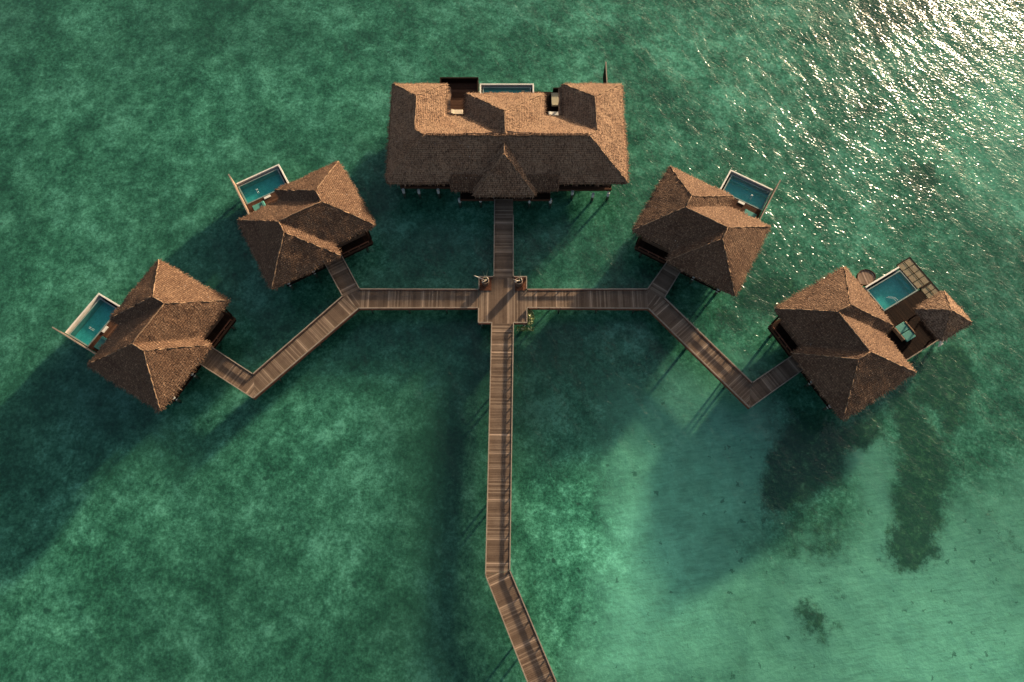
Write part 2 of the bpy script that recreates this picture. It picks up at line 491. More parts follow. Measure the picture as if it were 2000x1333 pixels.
LIGHT = [(150, 1100, 150, .16), (560, 860, 130, .06), (480, 950, 160, .02), (250, 1000, 120, .05), (700, 1180, 140, .02), (1150, 960, 120, .24), (1060, 1020, 100, .20), (1130, 1120, 140, .20), (1250, 1200, 160, .16), (1350, 950, 150, .16),
         (1390, 640, 80, .20), (1430, 690, 60, .15), (1800, 1280, 260, .16), (1960, 1280, 200, .14), (1950, 260, 220, .22), (1750, 200, 160, .10), (330, 250, 180, .06), (640, 180, 160, .06),
         (900, 60, 140, .05), (120, 330, 140, .03), (60, 560, 120, .10), (1260, 60, 150, .16), (1480, 120, 170, .18), (1600, 420, 150, .10), (1300, 250, 140, .12), (1080, 80, 120, .08),
         (0, 0, 160, -.12), (520, 60, 130, -.05), (240, 500, 110, -.03), (860, 900, 120, -.18), (900, 1040, 90, -.14), (860, 1260, 140, -.16), (930, 760, 110, -.10), (720, 640, 130, -.06),  # some of these paint corner vignetting and cast-shadow areas darker
         (500, 1100, 90, -.08), (620, 1300, 120, -.04), (330, 1200, 90, -.04), (1080, 690, 110, -.10), (1120, 470, 100, -.05), (300, 150, 90, -.03), (60, 900, 150, -.05),
         (1010, 1280, 60, .08), (1100, 1250, 110, .16), (1280, 1280, 160, .12), (1940, 520, 110, -.14), (1480, 560, 70, -.06), (60, 1320, 90, .10), (200, 760, 120, -.08), (840, 480, 130, -.08)]

def poly_dist(px, py, poly):
    """signed distance, positive inside (numpy arrays)"""
    x = np.array([p[0] for p in poly], float); y = np.array([p[1] for p in poly], float)
    ins = np.zeros(px.shape, bool); dm = np.full(px.shape, 1e9)
    for i in range(len(poly)):
        x1, y1, x2, y2 = x[i], y[i], x[i - 1], y[i - 1]
        c = ((y1 > py) != (y2 > py)) & (px < (x2 - x1) * (py - y1) / (y2 - y1 + 1e-12) + x1)
        ins ^= c
        ex, ey = x2 - x1, y2 - y1
        t = np.clip(((px - x1) * ex + (py - y1) * ey) / (ex * ex + ey * ey), 0, 1)
        dm = np.minimum(dm, np.hypot(px - x1 - t * ex, py - y1 - t * ey))
    return np.where(ins, dm, -dm)

def make_seabed():
    core_x = np.arange(-74, 74.01, 0.45); core_y = np.arange(-16, 80.01, 0.45)
    ext = np.array([2, 5, 10, 20, 40, 80, 160, 320, 640, 1300, 2600, 4500.])
    xs = np.concatenate([-74 - ext[::-1], core_x, 74 + ext]); ys = np.concatenate([-16 - ext[::-1], core_y, 80 + ext])
    X, Y = np.meshgrid(xs, ys)
    nx, ny = len(xs), len(ys)
    x = X.ravel(); y = Y.ravel()
    zb = -0.5
    reef = np.zeros(x.shape); sand = np.zeros(x.shape); light = np.full(x.shape, 0.35)
    wx = np.array([fbm(a, b, 0.16, 3) for a, b in zip(x, y)]) * 2.2
    wy = np.array([fbm(a, b, 0.16, 8) for a, b in zip(x, y)]) * 2.2
    qx, qy = x + wx * 0.8, y + wy * 0.8
    def toworld(poly): return [at(p[0], p[1], zb) for p in poly]
    for poly, st in REEF:
        sdist = poly_dist(x + wx * 0.35, y + wy * 0.35, toworld(poly))
        reef = np.maximum(reef, st * np.clip(0.5 + sdist / 3.2, 0, 1))
    for poly, st, soft in SAND:
        sdist = poly_dist(qx, qy, toworld(poly))
        sand = np.maximum(sand, st * np.clip(0.5 + sdist / (soft / 12.0), 0, 1))
    for px, py, r, a in LIGHT:
        cx, cy = at(px, py, zb)
        sc = r / 19.0
        light += a * np.exp(-((qx - cx) ** 2 + (qy - cy) ** 2) / (sc * sc))
    light += 0.10 * np.array([fbm(a, b, 0.05, 5) for a, b in zip(x, y)])
    light = np.clip(light, 0.05, 1)
    z = np.full(x.shape, zb) + 0.06 * wx / 2.2 + reef * 0.12
    me = bpy.data.meshes.new("seabed")
    idx = np.arange(nx * ny).reshape(ny, nx)
    f = np.stack([idx[:-1, :-1].ravel(), idx[:-1, 1:].ravel(), idx[1:, 1:].ravel(), idx[1:, :-1].ravel()], 1)
    me.from_pydata(np.stack([x, y, z], 1).tolist(), [], f.tolist())
    ca = me.color_attributes.new("zones", 'FLOAT_COLOR', 'POINT')
    ca.data.foreach_set("color", np.stack([reef, sand, light, np.ones(x.shape)], 1).astype(np.float32).ravel())
    o = link("seabed", me, M['seabed'], None, True)
    o["kind"] = "structure"
    o["label"] = "shallow lagoon floor of rubble, seagrass, dark coral patches and pale sand"
    # water surface
    me = bpy.data.meshes.new("sea")
    v = [(-4500, -4500, 0), (4500, -4500, 0), (4500, 4500, 0), (-4500, 4500, 0)]
    me.from_pydata(v, [], [(0, 1, 2, 3)])
    o = link("sea", me, M['sea'])
    o["kind"] = "structure"
    o["label"] = "clear green lagoon water with small ripples and sun glints"
make_seabed()

# ------------------------------------------------------------------ thatch
def thatch(name, faces, parent, seed, thick=0.30, tufts=26.0):
    """faces: planar polygons, first edge = the eave (or lowest) edge"""
    rnd = random.Random(seed)
    bm = bmesh.new()
    fl = bm.faces.layers.int.new("src")
    vmap = {}
    def gv(p):
        k = (round(p[0], 2), round(p[1], 2), round(p[2], 2))
        if k not in vmap: vmap[k] = bm.verts.new(p)
        return vmap[k]
    axes = []
    for i, poly in enumerate(faces):
        P = [Vector(p) for p in poly]
        n = Vector((0, 0, 0))
        for a in range(len(P)):
            n += (P[a] - P[0]).cross(P[(a + 1) % len(P)] - P[0])
        n.normalize()
        if n.z < 0: P = P[::-1]; n = -n
        e = Vector((n.y, -n.x, 0))
        if e.length < 1e-4: e = Vector((1, 0, 0))
        e.normalize()
        up = n.cross(e)
        if up.z < 0: up = -up
        axes.append((e, up, n))
        f = bm.faces.new([gv(tuple(p)) for p in P])
        f[fl] = i
    bmesh.ops.triangulate(bm, faces=bm.faces[:])
    for _ in range(7):
        es = [e for e in bm.edges if e.calc_length() > 0.55]
        if not es: break
        bmesh.ops.subdivide_edges(bm, edges=es, cuts=1)
        bmesh.ops.triangulate(bm, faces=[f for f in bm.faces if len(f.verts) > 3])
    bm.verts.ensure_lookup_table()
    for it in range(1):
        new = {}
        for v in bm.verts:
            bd = v.is_boundary
            nb = [e.other_vert(v) for e in v.link_edges if (not bd or e.is_boundary)]
            if nb:
                c = sum((q.co for q in nb), Vector()) / len(nb)
                new[v] = v.co.lerp(c, 0.34 if bd else 0.16)
        for v, c in new.items(): v.co = c
    off = seed * 3.3
    for v in bm.verts:
        p = v.co
        d = noise.noise(Vector((p.x * 0.5 + off, p.y * 0.5, p.z))) * 0.08 + noise.noise(Vector((p.x * 1.6, p.y * 1.6 + off, p.z))) * 0.05
        v.co.z += d
        if v.is_boundary:
            q = noise.noise(Vector((p.x * 1.3 + off, p.y * 1.3, 5))) * 0.12
            v.co.x += q; v.co.y += noise.noise(Vector((p.x * 1.3, p.y * 1.3 + off, 9))) * 0.12
    bm.normal_update()
    uvl = bm.loops.layers.uv.new("UVMap")
    top = list(bm.faces)
    for f in top:
        e, up, n = axes[f[fl]]
        for l in f.loops:
            l[uvl].uv = (l.vert.co.dot(e), l.vert.co.dot(up))
    caps = []
    def okey(p): return (round(p[0], 2), round(p[1], 2), round(p[2], 2))
    seen = {}
    for i, poly in enumerate(faces):
        for a in range(len(poly)):
            k = frozenset((okey(poly[a]), okey(poly[(a + 1) % len(poly)])))
            seen.setdefault(k, []).append(i)
    for k, fs in seen.items():
        if len(fs) == 2 and len(k) == 2:
            p, q = [Vector(c) for c in sorted(k)]
            i, j = fs
            cj = sum((Vector(c) for c in faces[j]), Vector()) / len(faces[j])
            if (cj - p).dot(axes[i][2]) < -0.02: caps.append((p, q))
    # samples for straw
    tri = []
    for f in top:
        tri.append((f.calc_area(), [v.co.copy() for v in f.verts], f.normal.copy(), f[fl]))
    bedges = []
    for e in bm.edges:
        if e.is_boundary:
            f = e.link_faces[0]
            bedges.append((e.verts[0].co.copy(), e.verts[1].co.copy(), f.normal.copy(), f[fl], f.calc_center_median()))
    # skirt + underside
    be = [e for e in bm.edges if e.is_boundary]
    r = bmesh.ops.extrude_edge_only(bm, edges=be)
    nv = [g for g in r['geom'] if isinstance(g, bmesh.types.BMVert)]
    cen = sum((v.co for v in nv), Vector()) / len(nv)
    for v in nv:
        v.co.z -= thick
        d = cen - v.co; d.z = 0
        v.co += d.normalized() * 0.06
    ne = [g for g in r['geom'] if isinstance(g, bmesh.types.BMEdge)]
    for g in r['geom']:
        if isinstance(g, bmesh.types.BMFace):
            for l in g.loops:
                l[uvl].uv = (l.vert.co.x + l.vert.co.y, l.vert.co.z)
    r2 = bmesh.ops.extrude_edge_only(bm, edges=ne)
    nv2 = [g for g in r2['geom'] if isinstance(g, bmesh.types.BMVert)]
    for v in nv2:
        d = cen - v.co; d.z = 0
        v.co += d.normalized() * 0.5
        v.co.z += 0.16
    bmesh.ops.recalc_face_normals(bm, faces=bm.faces[:])
    me = bpy.data.meshes.new(name)
    bm.to_mesh(me); bm.free()
    V = [tuple(v.co) for v in me.vertices]
    F = [tuple(p.vertices) for p in me.polygons]
    UV = [tuple(me.uv_layers[0].data[l].uv) for p in me.polygons for l in p.loop_indices]
    bpy.data.meshes.remove(me)
    nbase = len(F)
    def quad(p, d, n, w, L, lift, e, up):
        sd_ = d.cross(n).normalized() * (w / 2)
        a = p + n * 0.012; b = p + d * L + n * lift
        k = len(V)
        pts = [a - sd_, a + sd_, b + sd_ * 0.6, b - sd_ * 0.6]
        V.extend(tuple(q) for q in pts); F.append((k, k + 1, k + 2, k + 3))
        UV.extend((q.dot(e), q.dot(up)) for q in pts)
    for area, P, n, i in tri:
        e, up, _ = axes[i]
        cnt = area * tufts
        cnt = int(cnt) + (1 if rnd.random() < cnt - int(cnt) else 0)
        down = (-up + n * up.dot(n)).normalized()
        for _ in range(cnt):
            a, b = rnd.random(), rnd.random()
            if a + b > 1: a, b = 1 - a, 1 - b
            p = P[0] + (P[1] - P[0]) * a + (P[2] - P[0]) * b
            ang = rnd.gauss(0, 0.28)
            d = (down * math.cos(ang) + down.cross(n) * math.sin(ang)).normalized()
            quad(p, d, n, rnd.uniform(0.03, 0.085), rnd.uniform(0.12, 0.32), rnd.uniform(0.012, 0.045), e, up)
    for a, b, n, i, c in bedges:
        e, up, _ = axes[i]
        down = (-up + n * up.dot(n)).normalized()
        out = Vector((n.x, n.y, 0))
        if out.length < 1e-3: continue
        out.normalize()
        L = (b - a).length
        for _ in range(max(1, int(L * 26))):
            p = a.lerp(b, rnd.random())
            jag = noise.noise(Vector((p.x * 2.3 + off, p.y * 2.3, 2.0)))
            d = (down + out * rnd.uniform(0, 0.35) + Vector((rnd.gauss(0, .16), rnd.gauss(0, .16), rnd.gauss(0, .1)))).normalized()
            quad(p - d * 0.14, d, n, rnd.uniform(0.03, 0.07), 0.16 + max(0, rnd.gauss(0.15 + 0.16 * jag, 0.11)), rnd.uniform(-0.02, 0.03), e, up)
    me = bpy.data.meshes.new(name)
    me.from_pydata(V, [], F)
    uvn = me.uv_layers.new(name="UVMap")
    uvn.data.foreach_set("uv", [c for q in UV for c in q])
    o = link(name, me, M['thatch'], parent)
    sm = [i < nbase for i in range(len(me.polygons))]
    me.polygons.foreach_set("use_smooth", sm)
    if caps:
        m = MB()
        for p, q in caps:
            L = (q - p).length; n = max(3, int(L / 0.35)); pts = []; rs = []
            for i in range(n + 1):
                c = p.lerp(q, (i + 0.15) / (n + 0.3))
                c = c + Vector((rnd.gauss(0, .02), rnd.gauss(0, .02), noise.noise(Vector((c.x * .5 + off, c.y * .5, c.z))) * .08 - 0.015 + rnd.gauss(0, .012)))
                pts.append(c); rs.append(rnd.uniform(0.05, 0.085) if 0 < i < n else 0.035)
            m.tube(pts, rs, 7)
        m.build("ridge_cap", M['ridge'], o, 0, True)
    return o

# ------------------------------------------------------------------ common building pieces
def piles(parent, pts, ztop=1.3, r=0.15):
    for (x, y) in pts:
        m = MB().lathe([(r * 1.12, ztop - 0.62), (r * 1.12, ztop - 0.004)], x, y, 12)
        p_ = m.build("pile", M['concrete'], parent)
        MB().lathe([(r, -0.75), (r, ztop - 0.622)], x, y, 12).build("wet_foot", M['algae'], p_)

def boards_deck(parent, poly, direction, name="deck", mat='darkwood', z=1.6, seed=1, pitch=0.14):
    m = MB(); planks(m, poly, direction, z - 0.045, z, pitch, 0.010, random.Random(seed))
    return m.build(name, M[mat], parent)

def edge_loop(poly, w, z0, z1, parent, name, mat):
    m = MB()
    n = len(poly)
    for i in range(n):
        a, b = poly[i], poly[(i + 1) % n]
        m.bar((a[0], a[1], z1), (b[0], b[1], z1), w, z1 - z0)
    return m.build(name, M[mat], parent)

def wall_box(parent, x0, x1, y0, y1, z0, z1, win=(), seed=0):
    """hollow timber walls of one block with window panes and frames"""
    m = MB(); t = 0.14
    m.box(x0, x1, y0, y0 + t, z0, z1); m.box(x0, x1, y1 - t, y1, z0, z1)
    m.box(x0, x0 + t, y0 + t + 0.002, y1 - t - 0.002, z0, z1); m.box(x1 - t, x1, y0 + t + 0.002, y1 - t - 0.002, z0, z1)
    # vertical battens
    k = x0 + 0.3
    while k < x1 - 0.1:
        for yy, s in ((y0, -1), (y1, 1)):
            m.box(k, k + 0.05, yy, yy + 0.025 * s, z0, z1 - 0.02)
        k += 0.45
    k = y0 + 0.3
    while k < y1 - 0.1:
        for xx, s in ((x0, -1), (x1, 1)):
            m.box(xx, xx + 0.025 * s, k, k + 0.05, z0, z1 - 0.02)
        k += 0.45
    w = m.build("wall", M['wall'], parent)
    for (side, a, b, za, zb) in win:
        fr = MB(); gl = MB()
        if side in 'sn':
            yy, s = (y0, -1) if side == 's' else (y1, 1)
            fr.box(a, b, yy + 0.028 * s, yy + 0.075 * s, za, zb)
            gl.box(a + 0.08, b - 0.08, yy + 0.078 * s, yy + 0.088 * s, za + 0.08, zb - 0.08)
        else:
            xx, s = (x0, -1) if side == 'w' else (x1, 1)
            fr.box(xx + 0.028 * s, xx + 0.075 * s, a, b, za, zb)
            gl.box(xx + 0.078 * s, xx + 0.088 * s, a + 0.08, b - 0.08, za + 0.08, zb - 0.08)
        nm = "door" if za < z0 + 0.1 else "window"
        f = fr.build(nm, M['darkwood'], parent)
        gl.build("pane", M['glass'], f)
    return w

def floor_slab(parent, poly, z0=1.16, z1=1.50, name="floor_frame"):
    return MB().prism(poly, z0, z1).build(name, M['terrace'], parent)

def slat_screen(parent, x, y0, y1, z0, z1, name="privacy_screen", axis='y', taper=0.0):
    m = MB(); k = min(y0, y1); e = max(y0, y1)
    i = 0
    while k < e - 0.01:
        k2 = min(k + 0.13, e)
        top = z1 - taper * max(0, (k - (e - 0.9))) if taper else z1
        if axis == 'y': m.box(x - 0.035, x + 0.035, k, k2 - 0.012, z0, top)
        else: m.box(k, k2 - 0.012, x - 0.035, x + 0.035, z0, top)
        k += 0.13; i += 1
    s_ = m.build(name, M['screen'], parent)
    c = MB()
    if axis == 'y':
        c.box(x - 0.06, x + 0.06, min(y0, y1), e, z1, z1 + 0.05)
        for k in (min(y0, y1) + 0.06, (y0 + y1) / 2, e - 0.06): c.box(x + 0.036, x + 0.11, k - 0.05, k + 0.05, z0, z1 - 0.003)
    c.build("capping", M['rail'], s_)
    return s_

def pool(parent, x0, x1, y0, y1, sides, steps=None, seed=0):
    """raised infinity pool. sides: which sides carry the white parapet (of 'x-', 'x+', 'y-', 'y+')"""
    top = 1.66; w = 0.17; g = 0.20; r = 0.12
    ix0 = x0 + (w + g if 'x-' in sides else 0); ix1 = x1 - (w + g if 'x+' in sides else 0)
    iy0 = y0 + (w + g if 'y-' in sides else 0); iy1 = y1 - (w + g if 'y+' in sides else 0)
    par = MB()
    if 'y+' in sides: par.box(x0, x1, y1 - w, y1, 0.7, top + 0.14)
    if 'y-' in sides: par.box(x0, x1, y0, y0 + w, 0.7, top + 0.14)
    ya = y0 + (w + .002 if 'y-' in sides else 0); yb = y1 - (w + .002 if 'y+' in sides else 0)
    if 'x-' in sides: par.box(x0, x0 + w, ya, yb, 0.7, top + 0.14)
    if 'x+' in sides: par.box(x1 - w, x1, ya, yb, 0.7, top + 0.14)
    pl = par.build("pool_parapet", M['stone'], parent, 0.012)
    gut = MB(); gut.box(x0 + 0.01, x1 - 0.01, y0 + 0.01, y1 - 0.01, 0.72, 0.80)
    gut.build("gutter", M['darkwood'], pl)
    # basin shell
    b = MB()
    b.box(ix0, ix1, iy0, iy0 + r, 0.82, top - 0.03); b.box(ix0, ix1, iy1 - r, iy1, 0.82, top - 0.03)
    b.box(ix0, ix0 + r, iy0 + r + .002, iy1 - r - .002, 0.82, top - 0.03); b.box(ix1 - r, ix1, iy0 + r + .002, iy1 - r - .002, 0.82, top - 0.03)
    b.build("pool_rim", M['rim'], parent)
    f = MB(); f.box(ix0 + r + .003, ix1 - r - .003, iy0 + r + .003, iy1 - r - .003, 0.80, 0.86)
    # seat ledge along one side
    f.box(ix0 + r + .004, ix1 - r - .004, iy1 - r - 0.35, iy1 - r - 0.004, 0.862, 1.2)
    f.build("pool_floor", M['tile'], parent)
    wt = MB(); wt.box(ix0 + r + .003, ix1 - r - .003, iy0 + r + .003, iy1 - r - .003, top - 0.10, top - 0.055)
    me = bpy.data.meshes.new("pool_water")
    zz = top - 0.055
    a0, a1, c0, c1 = ix0 + r + .001, ix1 - r - .001, iy0 + r + .001, iy1 - r - .001
    me.from_pydata([(a0, c0, zz), (a1, c0, zz), (a1, c1, zz), (a0, c1, zz)], [], [(0, 1, 2, 3)])
    link("pool_water", me, M['pool'], parent)

# ------------------------------------------------------------------ the four small villas
L_, H_, WA, WB, PA_, PB_, ZE, RI = 12.494, 3.893, 7.606, 7.833, 1.408, 1.445, 4.2, 2.29
def small_villa(label, x, y, rz, mir, seed, variant, roofname="roof"):
    sg = 1 if mir else -1
    t = thing("overwater_villa", label, "villa", (x, y, 0), rz, "thatched villas on stilts")
    def q(u, v, z): return (u - 6, v * sg, z)
    def q2(u, v): return (u - 6, v * sg)
    rt = ZE + RI
    Np, E1, VA = (0, H_ + PA_, ZE), (WA, H_ + PA_, ZE), (WA, H_, ZE)
    Ec, Sp, Wp, VB, Wc = (L_, H_, ZE), (L_, -H_ - PB_, ZE), (L_ - WB, -H_ - PB_, ZE), (L_ - WB, -H_, ZE), (0, -H_, ZE)
    R1, PAp = (WA / 2, 0, rt), (WA / 2, H_ + PA_ - WA / 2, rt)
    R2, PBp = (L_ - WB / 2, 0, rt), (L_ - WB / 2, -H_ - PB_ + WB / 2, rt)
    F = [[Np, E1, PAp], [Np, PAp, R1, Wc], [E1, VA, R1, PAp], [VA, Ec, R2, R1], [Ec, Sp, PBp, R2], [Sp, Wp, PBp], [Wp, VB, R2, PBp], [VB, Wc, R1, R2]]
    thatch(roofname, [[q(*p) for p in f] for f in F], t, seed)
    # floor, walls
    fp = [(0.9, -4.0), (5.2, -4.0), (5.2, -3.9), (11.2, -3.9), (11.2, 4.3), (0.7, 4.3)]
    if variant == 'pool_far':
        fp = [(0.9, -4.0), (5.2, -4.0), (5.2, -3.9), (11.2, -3.9), (11.2, 4.3), (0.7, 4.3)]
    floor_slab(t, [q2(*p) for p in fp])
    boards_deck(t, [q2(*p) for p in [(1.0, -3.95), (5.1, -3.95), (5.1, -3.85), (11.1, -3.85), (11.1, 4.2), (0.8, 4.2)]], (1, 0), "floor", seed=seed, z=1.56)
    ws = []
    a, b = sorted((-2.9 * sg, 3.0 * sg))
    f_side, b_side = ('s', 'n') if sg == 1 else ('n', 's')
    wall_box(t, 1.2 - 6, 11.0 - 6, a, b, 1.57, 4.35,
             [(f_side, 2.0 - 6, 3.4 - 6, 2.3, 3.6), (f_side, 6.6 - 6, 7.7 - 6, 1.6, 3.7), (f_side, 8.6 - 6, 10.2 - 6, 2.3, 3.6),
              (b_side, 1.8 - 6, 5.4 - 6, 1.6, 3.8), (b_side, 7.2 - 6, 10.4 - 6, 1.6, 3.8), ('w', -1.2, 1.2, 2.3, 3.6), ('e', -1.2, 1.2, 2.3, 3.6)])
    # porch kerb rail on the entrance side
    k = MB()
    k.bar(q(1.3, -3.95, 1.95), q(4.9, -3.95, 1.95), 0.09, 0.10)
    for u in (1.35, 2.5, 3.7, 4.85): k.bar(q(u - 0.05, -3.95, 1.85), q(u + 0.05, -3.95, 1.85), 0.08, 0.29)
    k.build("porch_rail", M['redwood'], t)
    # roof posts
    for u, v in ((0.9, -3.6), (5.0, -3.9), (11.0, -3.75), (0.9, 4.1), (7.0, 4.9)):
        if variant == 'pool_side' and v > 4.5: v = 4.15
        MB().bar(q(u - 0.08, v, 4.15), q(u + 0.08, v, 4.15), 0.16, 2.6).build("post", M['darkwood'], t)
    pts = [(1.75, -3.75), (4.8, -3.85), (8.0, -3.85), (10.9, -3.85), (1.2, 0), (1.2, 4), (5, 0), (11, 0), (5, 4), (11, 4)]
    if variant == 'pool_side':
        # terrace and pool on the far side, as at three of the villas
        floor_slab(t, [q2(*p) for p in [(4.6, 4.31), (11.1, 4.31), (11.1, 7.0), (4.6, 7.0)]], name="terrace_frame")
        boards_deck(t, [q2(*p) for p in [(4.6, 4.21), (11.1, 4.21), (11.1, 7.0), (4.6, 7.0)]], (0, 1), "terrace", 'terrace', seed=seed + 5)
        ys = sorted((7.02 * sg, 10.05 * sg))
        pool(t, 5.9 - 6, 11.08 - 6, ys[0], ys[1], ('x-', 'y+' if sg == 1 else 'y-'))
        slat_screen(t, 11.22 - 6, 4.2 * sg, 10.3 * sg, 1.1, 3.35)
        st = MB(); u0 = 8.35 - 6
        a, b = sorted((6.62 * sg, 6.92 * sg)); st.box(u0, u0 + 0.75, a, b, 1.605, 1.70)
        st.build("pool_step", M['stone'], t, 0.01)
        hr = MB()
        for du in (0.0, 0.14):
            hr.tube([q(9.3 + du, 7.75, 1.5), q(9.3 + du, 7.75, 1.8), q(9.3 + du, 8.0, 1.9), q(9.3 + du, 8.45, 1.55)], 0.014, 6)
        hr.build("pool_handrail", M['metal'], t)
        pts += [(6.2, 6.6), (10.8, 6.6), (6.2, 9.8), (10.8, 9.8), (8.5, 9.8)]
    else:
        # wide terrace with the pool turned the other way
        floor_slab(t, [q2(*p) for p in [(2.6, 4.31), (11.05, 4.31), (11.05, 12.4), (5.8, 12.4), (5.8, 7.3), (2.6, 7.3)]], name="terrace_frame")
        boards_deck(t, [q2(*p) for p in [(5.82, 4.21), (11.0, 4.21), (11.0, 12.38), (5.82, 12.38)]], (0, 1), "terrace", 'darkwood', seed=seed + 5)
        pool(t, 2.6 - 6, 5.78 - 6, 7.35 * sg, 12.0 * sg, ('x-',))
        hr = MB()
        for du in (0.0, 0.22):
            hr.tube([q(5.9, 8.9 + du, 1.65), q(5.6, 8.9 + du, 2.0), q(5.2, 8.85 + du, 2.05), q(4.7, 8.6 + du, 1.6)], 0.015, 6)
        hr.build("pool_handrail", M['metal'], t)
        e = MB(); e.bar(q(11.07, 4.3, 1.72), q(11.07, 10.2, 1.72), 0.10, 0.12)
        e.build("deck_edge", M['rail'], t)
        # rounded shower landing beside the pool
        rp = [q2(1.9 + 1.0 * math.cos(a) * (1 if math.cos(a) < 0 else 0.75), 8.3 + 1.05 * math.sin(a)) for a in [i * math.pi / 6 for i in range(12)]]
        land = MB(); planks(land, rp[::-1] if sg == 1 else rp, (0.3, 1), 1.5, 1.58, 0.16, 0.01, random.Random(4))
        ld = land.build("shower_landing", M['screen'], t)
        fe = MB()
        for i in range(12):
            fe.bar((rp[i][0], rp[i][1], 1.66), (rp[(i + 1) % 12][0], rp[(i + 1) % 12][1], 1.66), 0.05, 0.3)
        fe.build("curved_kerb", M['terrace'], ld)
        # steps to the water
        st = MB()
        for i in range(4):
            p0, p1 = q2(11.12 + 0.15 * i, 10.15), q2(11.25 + 0.15 * i, 10.85)
            st.box(min(p0[0], p1[0]), max(p0[0], p1[0]), min(p0[1], p1[1]), max(p0[1], p1[1]), 1.62 - i * 0.3, 1.68 - i * 0.3)
        for vv in (10.1, 10.9):
            st.bar(q(11.1, vv, 1.8), q(11.75, vv, 1.25), 0.06, 0.08)
        st.build("water_steps", M['stone'], t)
        pts += [(6.2, 6.6), (10.8, 6.6), (6.2, 9.8), (10.8, 9.8), (6.2, 12.1), (10.8, 12.1), (2.9, 7.6), (2.9, 11.8)]
    piles(t, [q2(*p) for p in pts])
    # cross beams under the floor
    bm_ = MB()
    for v in (-4.0, 0.2, 4.0):
        bm_.bar(q(1.0, v, 1.155), q(11.2, v, 1.155), 0.16, 0.16)
    bm_.build("beam", M['darkwood'], t)
    return t, q

vA, qA = small_villa("thatched villa on stilts at the lower left, its long pool facing the picture's left edge", -35.033, 23.909, rad(239.9), False, 11, 'pool_side')
vB, qB = small_villa("thatched villa on stilts at upper left, between the wide villa and the lower left one", -21.592, 36.187, rad(209.6), False, 12, 'pool_side')
vD, qD = small_villa("thatched villa on stilts at upper right with a slatted screen beyond its pool", 19.767, 35.492, rad(-30.1), True, 13, 'pool_side')
vE, qE = small_villa("thatched villa on stilts at far right, with a wide dark terrace and net", 32.823, 23.078, rad(-59.5), True, 14, 'pool_far')

def wq(t, u, v, z, sg):
    c, s = math.cos(t.rotation_euler.z), math.sin(t.rotation_euler.z)
    X, Y = u - 6, v * sg
    return (t.location.x + c * X - s * Y, t.location.y + s * X + c * Y, z)

